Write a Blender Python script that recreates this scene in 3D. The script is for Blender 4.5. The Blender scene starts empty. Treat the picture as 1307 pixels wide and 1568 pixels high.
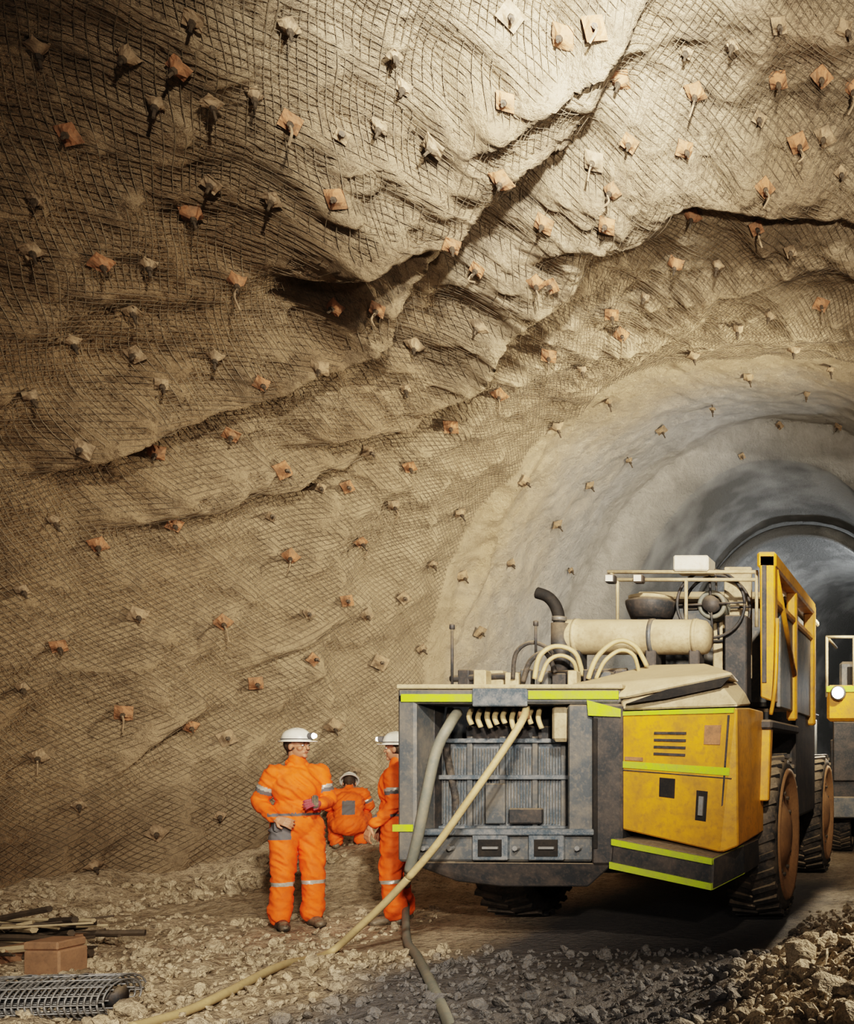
import bpy, bmesh, math, random, time
import numpy as np
from mathutils import Vector, Matrix, Euler
T0=time.time()
random.seed(4); rng=np.random.default_rng(4)
scene=bpy.context.scene
try:
    scene.view_settings.view_transform='Filmic'
    scene.view_settings.look='High Contrast'
except Exception as e: print(e)

# ---------- projection helpers : image pixel + assumed depth -> metres -------------
S=1600/1307; CZ=1.6; FL=1800.; PX=1750.; PY=1420.
def at(ix,iy,Y): return Vector(((ix*S-PX)/FL*Y, Y, CZ-(iy*S-PY)/FL*Y))

# ---------- noise ----------
def _h(ix,iy,iz,seed):
    h=(ix*374761393+iy*668265263+iz*1274126177+seed*97531)&0xffffffff
    h=((h^(h>>13))*1103515245)&0xffffffff
    h=((h^(h>>16))*2654435761)&0xffffffff
    return ((h^(h>>15))&0xffffff)/float(0xffffff)
def vn(p,seed=0):
    p=np.asarray(p,float); i=np.floor(p).astype(np.int64); f=p-i; u=f*f*(3-2*f)
    r=0
    for dx in (0,1):
        for dy in (0,1):
            for dz in (0,1):
                w=(u[:,0] if dx else 1-u[:,0])*(u[:,1] if dy else 1-u[:,1])*(u[:,2] if dz else 1-u[:,2])
                r=r+w*_h(i[:,0]+dx,i[:,1]+dy,i[:,2]+dz,seed)
    return r*2-1
def fbm(p,oct=4,seed=0,gain=.5):
    a=1.;r=0;t=0
    for o in range(oct):
        r=r+a*vn(p*(2.03**o)+o*7.7,seed+o);t+=a;a*=gain
    return r/t
def sstep(a,b,x):
    u=np.clip((x-a)/(b-a),0,1); return u*u*(3-2*u)

# ---------- materials ----------
class NT:
    def __init__(s,name):
        s.m=bpy.data.materials.new(name); s.m.use_nodes=True; s.t=s.m.node_tree; s.t.nodes.clear()
        s.out=s.n('ShaderNodeOutputMaterial'); s.b=s.n('ShaderNodeBsdfPrincipled'); s.l(s.b.outputs[0],s.out.inputs[0])
        s.tc=s.n('ShaderNodeTexCoord').outputs['Object']
    def n(s,k,**kw):
        x=s.t.nodes.new(k)
        for a,b in kw.items(): setattr(x,a,b)
        return x
    def l(s,a,b): s.t.links.new(a,b)
    def noise(s,scale,detail=3,rough=.6,vec=None,dist=0):
        x=s.n('ShaderNodeTexNoise'); x.inputs['Scale'].default_value=scale; x.inputs['Detail'].default_value=detail
        x.inputs['Roughness'].default_value=rough; x.inputs['Distortion'].default_value=dist
        s.l(vec or s.tc,x.inputs['Vector']); return x.outputs[0]
    def ramp(s,f,a,b,lo=0,hi=1):
        x=s.n('ShaderNodeMapRange'); x.inputs[1].default_value=a;x.inputs[2].default_value=b;x.inputs[3].default_value=lo;x.inputs[4].default_value=hi
        s.l(f,x.inputs[0]); return x.outputs[0]
    def mix(s,f,a,b,mode='MIX'):
        x=s.n('ShaderNodeMix',data_type='RGBA',blend_type=mode)
        for v,i in ((f,0),(a,6),(b,7)):
            if isinstance(v,(int,float)): x.inputs[i].default_value=v
            elif isinstance(v,tuple): x.inputs[i].default_value=(*v,1)
            else: s.l(v,x.inputs[i])
        return x.outputs[2]
    def math(s,op,a,b=0):
        x=s.n('ShaderNodeMath',operation=op)
        for v,i in ((a,0),(b,1)):
            if isinstance(v,(int,float)): x.inputs[i].default_value=v
            else: s.l(v,x.inputs[i])
        return x.outputs[0]
    def bump(s,h,strength,dist,prev=None):
        x=s.n('ShaderNodeBump'); x.inputs['Strength'].default_value=strength; x.inputs['Distance'].default_value=dist
        s.l(h,x.inputs['Height'])
        if prev: s.l(prev,x.inputs['Normal'])
        return x.outputs[0]
def nmat(name,base,rough=.6,metal=0.,dirt=(.16,.12,.08),dirt_amt=.5,scale=5,bump=.15,bscale=40,dust=None,dust_amt=.7):
    t=NT(name); f=t.noise(scale,4,.65)
    c=t.mix(t.ramp(f,.42,.72,0,dirt_amt),base,dirt)
    f2=t.noise(scale*7,2); c=t.mix(t.ramp(f2,.5,.75,0,dirt_amt*.7),c,dirt)
    if dust:
        g=t.n('ShaderNodeNewGeometry'); sp=t.n('ShaderNodeSeparateXYZ'); t.l(g.outputs['Normal'],sp.inputs[0])
        up=t.ramp(sp.outputs[2],.2,.9,0,dust_amt)
        c=t.mix(t.math('MULTIPLY',up,t.ramp(f2,.2,.6,.6,1)),c,dust)
    t.l(c,t.b.inputs['Base Color']); t.b.inputs['Metallic'].default_value=metal; t.b.inputs['Roughness'].default_value=rough
    if bump: t.l(t.bump(t.noise(bscale,2),bump,.01),t.b.inputs['Normal'])
    return t.m
def emat(name,col,st):
    t=NT(name); t.b.inputs['Base Color'].default_value=(*col,1); t.b.inputs['Emission Color'].default_value=(*col,1); t.b.inputs['Emission Strength'].default_value=st
    return t.m
DUST=(.42,.33,.22)
M={}
M['yellow']=nmat('yellow_paint',(.64,.31,.018),.5,dirt=(.28,.16,.05),dirt_amt=.85,scale=3,dust=(.5,.37,.2),dust_amt=.8)
M['cream']=nmat('dusty_cream_paint',(.48,.40,.27),.7,dirt=(.24,.18,.11),dirt_amt=.7,dust=(.54,.44,.29))
M['steel']=nmat('grey_steel',(.11,.125,.14),.5,.3,dirt=(.28,.25,.21),dirt_amt=.8,scale=4,dust=DUST)
M['dark']=nmat('dark_steel',(.04,.044,.05),.6,.2,dirt=(.15,.12,.1),dirt_amt=.6,dust=DUST,dust_amt=.6)
M['rad']=nmat('radiator_blue_grey',(.11,.145,.18),.5,.4,dirt=(.36,.36,.36),dirt_amt=.9,scale=9)
M['black']=nmat('black_void',(.012,.012,.013),.8,dirt_amt=.1)
M['lime']=nmat('lime_reflective_tape',(.42,.54,.03),.4,dirt=(.33,.34,.1),dirt_amt=.8)
M['rubber']=nmat('tyre_rubber',(.03,.03,.032),.8,dirt=(.2,.16,.12),dirt_amt=.6,dust=DUST)
M['rim']=nmat('rusty_rim',(.34,.2,.1),.75,.05,dirt=(.16,.1,.06),dirt_amt=.6)
M['hosec']=nmat('cream_hose',(.5,.4,.23),.6,dirt=(.3,.22,.12))
M['hoseg']=nmat('grey_hose',(.17,.18,.16),.6,dirt=(.33,.28,.2))
M['white']=nmat('white_box',(.7,.67,.58),.6,dirt=(.5,.4,.28),dirt_amt=.5)
M['lamp']=emat('lamp_glass',(1,.95,.85),14)
M['lampoff']=nmat('lamp_lens',(.8,.78,.7),.3,dirt_amt=.2)
M['headl']=emat('headlight_glass',(.9,.96,1),45)
M['orange']=nmat('orange_coverall',(.95,.15,.015),.75,dirt=(.45,.09,.02),dirt_amt=.5,scale=6,bump=.35,bscale=18)
M['silver']=nmat('silver_tape',(.5,.5,.46),.35,.2,dirt_amt=.5)
M['greycl']=nmat('grey_cloth',(.13,.13,.14),.8,dirt_amt=.3)
M['skin']=nmat('skin',(.42,.22,.14),.55,dirt=(.3,.14,.09),dirt_amt=.3,scale=20,bump=.05)
M['hair']=nmat('hair',(.03,.02,.015),.7,bump=.3)
M['helmet']=nmat('white_helmet',(.8,.8,.74),.35,dirt=(.5,.42,.3),dirt_amt=.3,bump=0)
M['eye']=nmat('eye_white',(.8,.78,.75),.3,dirt_amt=0,bump=0)
M['iris']=nmat('iris',(.03,.02,.01),.3,dirt_amt=0,bump=0)
M['lips']=nmat('lips',(.33,.12,.09),.5,dirt_amt=0,bump=0)
M['boot']=nmat('boot_rubber',(.03,.03,.03),.5,dirt=DUST,dirt_amt=.6)
M['glove']=nmat('glove_pink',(.35,.06,.09),.7)
M['rust']=nmat('rusty_plate',(.36,.185,.10),.85,.0,dirt=(.17,.11,.07),dirt_amt=.95,scale=11)
M['rustd']=nmat('dusty_plate',(.32,.235,.155),.85,.0,dirt=(.13,.10,.07),dirt_amt=.9,scale=11)
M['bolt']=nmat('bolt_steel',(.08,.065,.05),.7,.2)
M['wire']=nmat('wire_mesh_steel',(.24,.195,.14),.7,.0,dirt=(.11,.09,.065),dirt_amt=.8,scale=1.2,bump=0)
M['galv']=nmat('galvanised_wire',(.30,.31,.32),.5,.4,dirt=(.2,.18,.15))
M['wood']=nmat('timber',(.33,.2,.12),.8,dirt=(.15,.1,.07),scale=8)

# ---------- mesh helpers ----------
def link(o): scene.collection.objects.link(o)
def mk(name,v,f,mat,par=None,smooth=False,mats=None,mi=None):
    me=bpy.data.meshes.new(name); me.from_pydata([tuple(a) for a in v],[],[tuple(a) for a in f]); me.update()
    for m in (mats or [mat]): me.materials.append(M[m] if isinstance(m,str) else m)
    if mi is not None: me.polygons.foreach_set('material_index',mi)
    if smooth: me.polygons.foreach_set('use_smooth',[True]*len(me.polygons))
    o=bpy.data.objects.new(name,me); link(o)
    if par: setpar(o,par)
    return o
def setpar(o,par):
    o.parent=par
    if par.get('keep'): o.matrix_parent_inverse=Matrix.Translation(-par.location)
def empty(name,loc,yaw=0,keep=True):
    e=bpy.data.objects.new(name,None); e.location=loc; e.rotation_euler=(0,0,yaw); link(e); e['keep']=keep; e.empty_display_size=.3
    return e
def frombm(name,bm,mat,par=None,smooth=False):
    me=bpy.data.meshes.new(name); bmesh.ops.recalc_face_normals(bm,faces=bm.faces); bm.to_mesh(me); bm.free()
    me.materials.append(M[mat] if isinstance(mat,str) else mat)
    if smooth: me.polygons.foreach_set('use_smooth',[True]*len(me.polygons))
    o=bpy.data.objects.new(name,me); link(o)
    if par: setpar(o,par)
    return o
def box(name,x0,x1,y0,y1,z0,z1,mat,par=None,bev=.012,rot=None):
    bm=bmesh.new(); c=Vector(((x0+x1)/2,(y0+y1)/2,(z0+z1)/2))
    mtx=Matrix.Translation(c)@(rot.to_matrix().to_4x4() if rot else Matrix())@Matrix.Diagonal((abs(x1-x0),abs(y1-y0),abs(z1-z0),1))
    bmesh.ops.create_cube(bm,size=1,matrix=mtx)
    if bev:
        bev=min(bev,.3*min(abs(x1-x0),abs(y1-y0),abs(z1-z0)))
        bmesh.ops.bevel(bm,geom=bm.edges[:],offset=bev,segments=1,affect='EDGES')
    return frombm(name,bm,mat,par)
def hull(name,pts,mat,par=None,bev=.012):
    bm=bmesh.new()
    for p in pts: bm.verts.new(p)
    r=bmesh.ops.convex_hull(bm,input=bm.verts)
    bmesh.ops.dissolve_limit(bm,angle_limit=.03,verts=bm.verts,edges=bm.edges)
    if bev: bmesh.ops.bevel(bm,geom=bm.edges[:],offset=bev,segments=1,affect='EDGES')
    return frombm(name,bm,mat,par)
def sweepdata(pts,r,n=10,smooth=6,cap=True):
    P=[Vector(p) for p in pts]
    if smooth and len(P)>2:
        Q=[]
        for i in range(len(P)-1):
            a=P[max(i-1,0)];b=P[i];c=P[i+1];d=P[min(i+2,len(P)-1)]
            for k in range(smooth):
                t=k/smooth
                Q.append(.5*((2*b)+(c-a)*t+(2*a-5*b+4*c-d)*t*t+(3*b-a-3*c+d)*t**3))
        Q.append(P[-1]);P=Q
    V=[];Fc=[];up=None
    for i,p in enumerate(P):
        d=(P[min(i+1,len(P)-1)]-P[max(i-1,0)]).normalized()
        if up is None:
            up=Vector((0,0,1)) if abs(d.z)<.9 else Vector((1,0,0))
        s=d.cross(up).normalized(); up=s.cross(d).normalized()
        rr=r if not isinstance(r,(list,tuple)) else r[0]+(r[-1]-r[0])*i/(len(P)-1)
        for k in range(n):
            a=2*math.pi*k/n; V.append(p+(s*math.cos(a)+up*math.sin(a))*rr)
    for i in range(len(P)-1):
        for k in range(n):
            a=i*n+k;b=i*n+(k+1)%n; Fc.append((a,b,b+n,a+n))
    if cap:
        Fc.append(tuple(range(n))[::-1]); Fc.append(tuple((len(P)-1)*n+k for k in range(n)))
    return V,Fc
def tube(name,pts,r,mat,par=None,n=12,smooth=6):
    V,Fc=sweepdata(pts,r,n,smooth); return mk(name,V,Fc,mat,par,True)
def merged(name,parts,mat,par=None,smooth=False):
    V=[];Fc=[]
    for v,f in parts:
        o=len(V);V+=list(v);Fc+=[tuple(i+o for i in q) for q in f]
    return mk(name,V,Fc,mat,par,smooth)
def boxdata(c,h,R=None):
    V=[]
    for x in(-1,1):
        for y in(-1,1):
            for z in(-1,1):
                p=Vector((x*h[0],y*h[1],z*h[2]))
                if R: p=R@p
                V.append(Vector(c)+p)
    return V,[(0,1,3,2),(4,6,7,5),(0,4,5,1),(2,3,7,6),(0,2,6,4),(1,5,7,3)]
def revolve(name,prof,c,axis,mat,par=None,n=48,smooth=True):
    c=Vector(c);V=[];Fc=[]
    A={'X':(Vector((1,0,0)),Vector((0,1,0)),Vector((0,0,1))),'Y':(Vector((0,1,0)),Vector((1,0,0)),Vector((0,0,1))),'Z':(Vector((0,0,1)),Vector((1,0,0)),Vector((0,1,0)))}[axis]
    m=len(prof)
    for k in range(n):
        a=2*math.pi*k/n
        for (ax,r) in prof: V.append(c+A[0]*ax+(A[1]*math.cos(a)+A[2]*math.sin(a))*r)
    for k in range(n):
        for j in range(m-1):
            a=k*m+j;b=((k+1)%n)*m+j; Fc.append((a,b,b+1,a+1))
    return mk(name,V,Fc,mat,par,smooth)

# ---------- TUNNEL ----------
TB=np.array([(-7,-1,10.5,9.0),(4,-1,10.3,8.9),(7,-1.1,10,8.3),(9.5,-1.3,9.4,7.6),(10.7,-1.4,9.0,7.5),(12.5,-2,7.0,7.5),(14,-2.4,5.9,7.7),
 (16,-2.8,5.3,8.0),(20,-3.2,4.9,8.6),(20.35,-3.4,3.75,7.9),(26,-3.2,3.6,7.3),(32,-2,3.4,7),(40,1,3.2,6.5),(50,6,3,6)])
NEXP=2.25; ZB=.4
def sec(Y): return [np.interp(Y,TB[:,0],TB[:,k]) for k in (1,2,3)]
LEDGES=[ # (break line in image pixels, protrusion m, width of ramp m, depth of recess behind m, length of recess m)
 ([(420,410),(530,352),(620,312),(700,248),(780,208),(850,192),(900,140),(960,80)],.54,1.2,.7,1.4),
 ([(660,190),(760,138),(830,110),(880,62),(950,20),(1010,-30)],.26,.6,.4,1.0),
 ([(780,372),(840,347),(940,327),(1050,292),(1150,277),(1307,297),(1450,330)],.28,.9,.3,1.2),
 ([(60,715),(200,652),(300,612),(400,582),(470,545),(540,500),(590,450),(640,395),(720,340)],.40,.8,.45,1.2),
 ([(440,668),(500,660),(600,640),(680,560),(720,500),(800,440),(900,385),(980,360)],.42,.8,.45,1.2),
 ([(150,805),(300,765),(400,742),(480,715),(560,690)],.28,.5,.3,.9),
 ([(340,1025),(380,1010),(450,990),(540,935)],.24,.4,.3,.7),
 ([(150,1190),(180,1170),(250,1110),(330,1075)],.24,.4,.3,.7),
 ([(700,980),(730,900),(760,800),(840,660),(960,540),(1100,450),(1240,410),(1400,410)],.16,.6,.3,1.),
]
def surf(t,Y):
    t=np.asarray(t,float);Y=np.asarray(Y,float)
    cx,W,H=sec(Y); th=np.pi*t
    c=np.cos(th);s=np.sin(th)
    x=cx-W*np.sign(c)*np.abs(c)**(2/NEXP); z=(H+ZB)*np.abs(s)**(2/NEXP)-ZB
    b=np.stack([x,Y,z],1)
    inn=np.stack([cx-x,0*x,2.5-z],1); inn/=np.linalg.norm(inn,axis=1)[:,None]+1e-9
    far=sstep(12,16,Y)
    big=fbm(b*.38,2,11)*.4*(1-.6*far)
    mid=fbm(b*1.5+5,3,23)
    rid=1-np.abs(fbm(b*.9+9,3,31))*2
    small=fbm(b*5,3,41,.65)
    d=big+mid*.19*(1-.6*far)+(rid-.5)*.14*(1-.75*far)+small*.085*(1-.6*far)
    Ys=np.maximum(Y,1.0); q=b+inn*d[:,None]
    ix=(q[:,0]/Ys*FL+PX)/S; iy=(PY-(q[:,2]-CZ)/Ys*FL)/S
    wob=fbm(b*1.6+3,3,91)*24
    for k,(pl,amp,wd,dep,ln) in enumerate(LEDGES):
        pl=np.array(pl,float); ly=np.interp(ix,pl[:,0],pl[:,1])
        m=(iy+wob-ly)*S/FL*Ys
        win=sstep(pl[0,0]-50,pl[0,0]+90,ix)*(1-sstep(pl[-1,0]-90,pl[-1,0]+50,ix))*(Y>1.5)
        am=amp*(.9+.6*vn(b*.9+k*3.3,k+60))
        pr=np.where(m<0,sstep(-wd,0,m),1-(1+dep)*sstep(0,.16,m)+dep*sstep(.35,ln,m))
        d+=am*pr*win
    d*=sstep(0.,.6,z+ZB)*.8+.2
    d=np.where(Y>20,d*.4,d)
    return b+inn*d[:,None]
ts=np.concatenate([np.linspace(0,.66,430),np.linspace(.66,1,60)[1:]])
ys=np.concatenate([np.linspace(-7,3.5,40),np.linspace(3.5,14.5,330)[1:],np.linspace(14.5,20,90)[1:],np.linspace(20,20.4,8)[1:],np.linspace(20.4,50,90)[1:]])
TT,YY=np.meshgrid(ts,ys); V=surf(TT.ravel(),YY.ravel())
nt,ny=len(ts),len(ys)
I=np.arange(nt*ny).reshape(ny,nt)
Fq=np.stack([I[:-1,:-1].ravel(),I[1:,:-1].ravel(),I[1:,1:].ravel(),I[:-1,1:].ravel()],1)
def fastmesh(name,V,Fq,mat,smooth=True):
    me=bpy.data.meshes.new(name); k=Fq.shape[1]
    me.vertices.add(len(V)); me.vertices.foreach_set('co',np.asarray(V,np.float32).ravel())
    me.loops.add(Fq.size); me.loops.foreach_set('vertex_index',Fq.astype(np.int32).ravel())
    me.polygons.add(len(Fq)); me.polygons.foreach_set('loop_start',np.arange(0,Fq.size,k,dtype=np.int32)); me.polygons.foreach_set('loop_total',np.full(len(Fq),k,np.int32))
    me.polygons.foreach_set('use_smooth',np.full(len(Fq),smooth))
    me.update(calc_edges=True); me.validate(); me.materials.append(mat)
    o=bpy.data.objects.new(name,me); link(o); return o
# rock material
t=NT('rock_wall')
n1=t.noise(.5,3,.6); n2=t.noise(3.,5,.7,dist=.5); n3=t.noise(20,3,.7)
c=t.mix(t.ramp(n1,.35,.65),(.41,.315,.215),(.56,.455,.33))
c=t.mix(t.ramp(n2,.5,.68,0,.8),c,(.21,.165,.12))
c=t.mix(t.ramp(n1,.55,.7,0,.25),c,(.42,.26,.17))
c=t.mix(t.ramp(n3,.52,.66,0,.65),c,(.15,.12,.09))
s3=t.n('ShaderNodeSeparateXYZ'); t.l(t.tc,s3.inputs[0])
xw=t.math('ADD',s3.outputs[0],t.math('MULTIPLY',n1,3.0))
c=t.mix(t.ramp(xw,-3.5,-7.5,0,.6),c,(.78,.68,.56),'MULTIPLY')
yw=t.math('ADD',s3.outputs[1],t.math('ADD',t.math('MULTIPLY',n1,4.0),t.math('MULTIPLY',n2,3.0)))
shot=t.mix(t.ramp(n2,.42,.7,0,.65),(.62,.51,.37),(.38,.295,.20))
c=t.mix(t.ramp(yw,13.5,18.5),c,shot)
grey=t.mix(t.ramp(n2,.4,.65,0,.6),(.60,.59,.57),(.38,.37,.35))
c=t.mix(t.ramp(yw,18.6,22.0),c,grey)
c=t.mix(t.ramp(s3.outputs[1],20.1,20.4),c,t.mix(t.ramp(n1,.42,.6),(.20,.205,.205),(.42,.43,.43)))
t.l(c,t.b.inputs['Base Color']); t.b.inputs['Roughness'].default_value=.9; t.b.inputs['Specular IOR Level'].default_value=.2
nb=t.noise(11,6,.75)
t.l(t.bump(nb,1.0,.12),t.b.inputs['Normal'])
ROCK=t.m
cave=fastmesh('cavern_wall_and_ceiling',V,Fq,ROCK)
cxe,We,He=[float(a) for a in sec(50)]
mk('wall_end',[(cxe-4,49.9,-1),(cxe+4,49.9,-1),(cxe+4,49.9,8),(cxe-4,49.9,8)],[(0,1,2,3)],ROCK)
bpy.context.view_layer.update()
CAM=Vector((0,0,CZ))
def ray(ix,iy):
    d=Vector(((ix*S-PX)/FL,1,-(iy*S-PY)/FL)).normalized()
    ok,loc,n,_=cave.ray_cast(CAM+d*1.0,d)
    if not ok: return None
    ns=Vector(n) if n.dot(d)<0 else -Vector(n)
    for a,b in ((14,0),(-14,0),(0,14),(0,-14)):
        d2=Vector((((ix+a)*S-PX)/FL,1,-((iy+b)*S-PY)/FL)).normalized(); ok2,l2,n2_,_=cave.ray_cast(CAM+d2,d2)
        if ok2: ns+= (n2_ if n2_.dot(d2)<0 else -n2_)
    return loc,ns.normalized()
print('tunnel',time.time()-T0)

# fine diamond mesh pinned on rock
tt_=np.linspace(0,1,2000); cxx,WW,HH=[float(a) for a in sec(9)]
bx=cxx-WW*np.sign(np.cos(np.pi*tt_))*np.abs(np.cos(np.pi*tt_))**(2/NEXP); bz=(HH+ZB)*np.sin(np.pi*tt_)**(2/NEXP)-ZB
sl_=np.concatenate([[0],np.cumsum(np.hypot(np.diff(bx),np.diff(bz)))]); LW=sl_[-1]
lines=[];A_=[];B_=[]
pitch=.082
for fam in (1,-1):
    for c0 in np.arange(-11,28,pitch):
        Yl=np.arange(3.8,14.8,.10)
        s_=(c0+(Yl-3.8)*.85) if fam==1 else (c0+4-(Yl-3.8)*.85)
        ok=(s_>.35)&(s_<LW*.66)
        if ok.sum()<5: continue
        lines.append(int(ok.sum())); A_.append(np.interp(s_[ok],sl_,tt_)); B_.append(Yl[ok])
A_=np.concatenate(A_);B_=np.concatenate(B_)
PP=np.concatenate([surf(A_[i:i+60000],B_[i:i+60000]) for i in range(0,len(A_),60000)])
cx,W,H=sec(B_); IN=np.stack([cx-PP[:,0],0*B_,2.5-PP[:,2]],1); IN/=np.linalg.norm(IN,axis=1)[:,None]
Vw=[];Fw=[];off=0;i0=0
for n in lines:
    p=PP[i0:i0+n]; inn=IN[i0:i0+n]; i0+=n
    if n>8:
        k=np.ones(3)/3; p=np.stack([np.convolve(np.pad(p[:,j],1,mode='edge'),k,'valid') for j in range(3)],1)
    p=p+inn*.026
    d=np.gradient(p,axis=0); d/=np.linalg.norm(d,axis=1)[:,None]
    s_=np.cross(d,inn); s_/=np.linalg.norm(s_,axis=1)[:,None]
    r=.0036
    ring=np.stack([p+s_*r,p-s_*r*.5+inn*r*.87,p-s_*r*.5-inn*r*.87],1).reshape(-1,3)
    a=np.arange(n-1)[:,None]*3
    for kk in range(3):
        k2=(kk+1)%3; Fw.append(np.concatenate([a+kk,a+k2,a+3+k2,a+3+kk],1)+off)
    Vw.append(ring); off+=len(ring)
fastmesh('ground_support_wire_mesh',np.concatenate(Vw),np.concatenate(Fw),M['wire'])
print('wire',time.time()-T0)

# ---------- rock bolts ----------
BO=[(445,183),(670,220),(515,305),(362,425),(290,320),(150,395),(210,540),(515,470),(735,408),(690,370),(398,585),(355,660),(240,690),(130,688),(430,720),(265,800),(150,830),(445,850),(548,825),(210,940),(88,985),(390,1045),(190,1090),(290,1110),(560,940),(530,920),(345,1130),(60,1155),(240,1272),(475,1010),(615,915),(635,525),(580,470),(490,560),(775,155),(910,45),(865,55),(950,118),(1065,135),(1190,118),(1258,112),(910,245),(965,215),(1045,225),(1220,215),(1265,205),(940,290),(770,270),(835,340),(930,345),(1060,325),(1170,285),(1155,345),(850,435),(820,430),(935,475),(950,510),(735,495),(1255,460),(1215,530),(1145,575),(1035,400),(1060,540),(1010,655),(1285,650),(1195,650),(850,800),(800,735),(900,740),(600,770),(530,745),(560,690),(690,650),(625,710),(765,600),(850,650),(840,540),(510,1110),(580,1015),(345,1335),(140,1320),(240,1355),(705,880),(730,965),(340,950),(110,205),(280,100),(1307,130),(780,20),(600,75),
(55,300),(40,600),(30,900),(120,1230),(450,1150),(640,990),(660,860),(700,780),(490,745),(330,540),(420,300),(620,590),(1130,500),(1235,600),(1180,480),(1090,620),(960,700),(930,610),(1270,560),(890,560),(990,450),(1100,400),(1210,380),(780,860),(870,870),(1125,60),(1290,40)]
NPH=88
tries=0
while len(BO)<145 and tries<4000:
    tries+=1; a=random.uniform(20,1290);b=random.uniform(20,1250)
    if all((a-x)**2+(b-y)**2>56**2 for x,y in BO) and not (a>930 and b>700) and not(a>600 and b>1030): BO.append((a,b))
BV=[];BF=[];BM=[]
def badd(v,f,m):
    o=len(BV);BV.extend(v);BF.extend([tuple(i+o for i in q) for q in f]);BM.extend([m]*len(f))
for bi,(ix,iy) in enumerate(BO):
    r_=ray(ix,iy)
    if r_ is None: continue
    p,n=r_; yy=p.y; dist=(p-CAM).length
    n=(n+Vector((random.uniform(-.3,.3),random.uniform(-.35,-.0),random.uniform(-.6,-.05)))).normalized()
    far=yy>13.2
    h=random.uniform(.066,.09) if not far else random.uniform(.07,.1)
    if bi>NPH: h*=.72
    q=n.to_track_quat('Z','Y').to_matrix()@Matrix.Rotation(random.uniform(0,1.5),3,'Z')
    c=p+n*.075
    m=0 if (not far and random.random()<.75 and iy<1120 and bi<NPH) else 1
    vs=[];g=6; bend=random.uniform(-.01,.03)
    for j in range(g+1):
        for i in range(g+1):
            u=i/g*2-1;w=j/g*2-1; r2=u*u+w*w; dz=.045*max(0,1-r2*1.6)-bend*r2+random.uniform(-.007,.007)
            vs.append(c+q@Vector((u*h,w*h,dz)))
    k=len(vs); vs+= [v-q@Vector((0,0,.014)) for v in vs]
    fs=[]
    for j in range(g):
        for i in range(g):
            a=j*(g+1)+i; fs.append((a,a+1,a+g+2,a+g+1)); fs.append((k+a,k+a+g+1,k+a+g+2,k+a+1))
    bd=[i for i in range(g+1)]+[(j+1)*(g+1)-1 for j in range(1,g+1)]+[g*(g+1)+i for i in range(g-1,-1,-1)]+[j*(g+1) for j in range(g-1,0,-1)]
    for i in range(len(bd)):
        a=bd[i];b=bd[(i+1)%len(bd)]; fs.append((a,a+k,b+k,b))
    badd(vs,fs,m)
    L=random.uniform(.09,.14)
    v,f=sweepdata([p-n*.08,c+n*.05],.012,6,0); badd(v,f,2)
    v,f=sweepdata([c+n*.03,c+n*.07],.026,6,0); badd(v,f,2)
    v,f=sweepdata([c,c+n*L+Vector((0,0,-.02))],.012,6,0); badd(v,f,2)
    if random.random()<.25 and not far and bi<NPH:
        e=c+n*L*.8; v,f=sweepdata([e,e+n*.03+Vector((random.uniform(-.03,.03),0,-.05)),e+n*.01+Vector((random.uniform(-.05,.05),0,-.16*random.uniform(.5,1.3)))],.010,5,4); badd(v,f,1)
mk('rock_bolt_plates',BV,BF,None,mats=['rust','rustd','bolt'],mi=BM)
# arch rib inside the drive
ar=[]
for dy,rr in ((24.0,.16),):
    cx,W,H=[float(a) for a in sec(dy)]
    pts=[]
    for k in range(41):
        th=math.pi*k/40; pts.append((cx-(W-.2)*math.copysign(abs(math.cos(th))**(2/NEXP),math.cos(th)),dy,(H-.15)*math.sin(th)**(2/NEXP)-.1 if 0<k<40 else -.1))
    ar.append(sweepdata(pts,rr,8,2))
merged('steel_arch_set',ar,ROCK,smooth=True)

# ---------- FLOOR ----------
def gz(x,y):
    x=np.asarray(x,float);y=np.asarray(y,float); p=np.stack([x,y,0*x],1)
    g=fbm(p*.45,3,5)*.13+fbm(p*2.2,4,6)*.07+fbm(p*9,3,8)*.03
    cx,W,H=sec(y); r=np.abs(x-cx)/W
    g=g+sstep(.86,1.02,r)*.45*(1+.5*fbm(p*1.2,2,9))
    g=g+.28*np.exp(-((x+.3)**2/1.2+(y-6.6)**2/1.6))
    g=g+.10*np.exp(-((x+5.6)**2/3+(y-6.6)**2/2))
    g=g+.42*np.exp(-((x+7.75)**2/1.0+(y-12.9)**2/.7))
    flat=sstep(-5.3,-4.6,x)*(1-sstep(-1.4,-.6,x))*sstep(7.2,8.2,y)*(1-sstep(17,18,y))
    return g*(1-flat)-.02*flat
xs=np.concatenate([np.linspace(-13,-10.2,20),np.linspace(-10.2,1.5,400)[1:],np.linspace(1.5,11,40)[1:]])
yg=np.concatenate([np.linspace(-7,4,25),np.linspace(4,13.5,330)[1:],np.linspace(13.5,50,110)[1:]])
XX,YG=np.meshgrid(xs,yg); Z=gz(XX.ravel(),YG.ravel())
I=np.arange(len(xs)*len(yg)).reshape(len(yg),len(xs))
Fg=np.stack([I[:-1,:-1].ravel(),I[:-1,1:].ravel(),I[1:,1:].ravel(),I[1:,:-1].ravel()],1)
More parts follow.
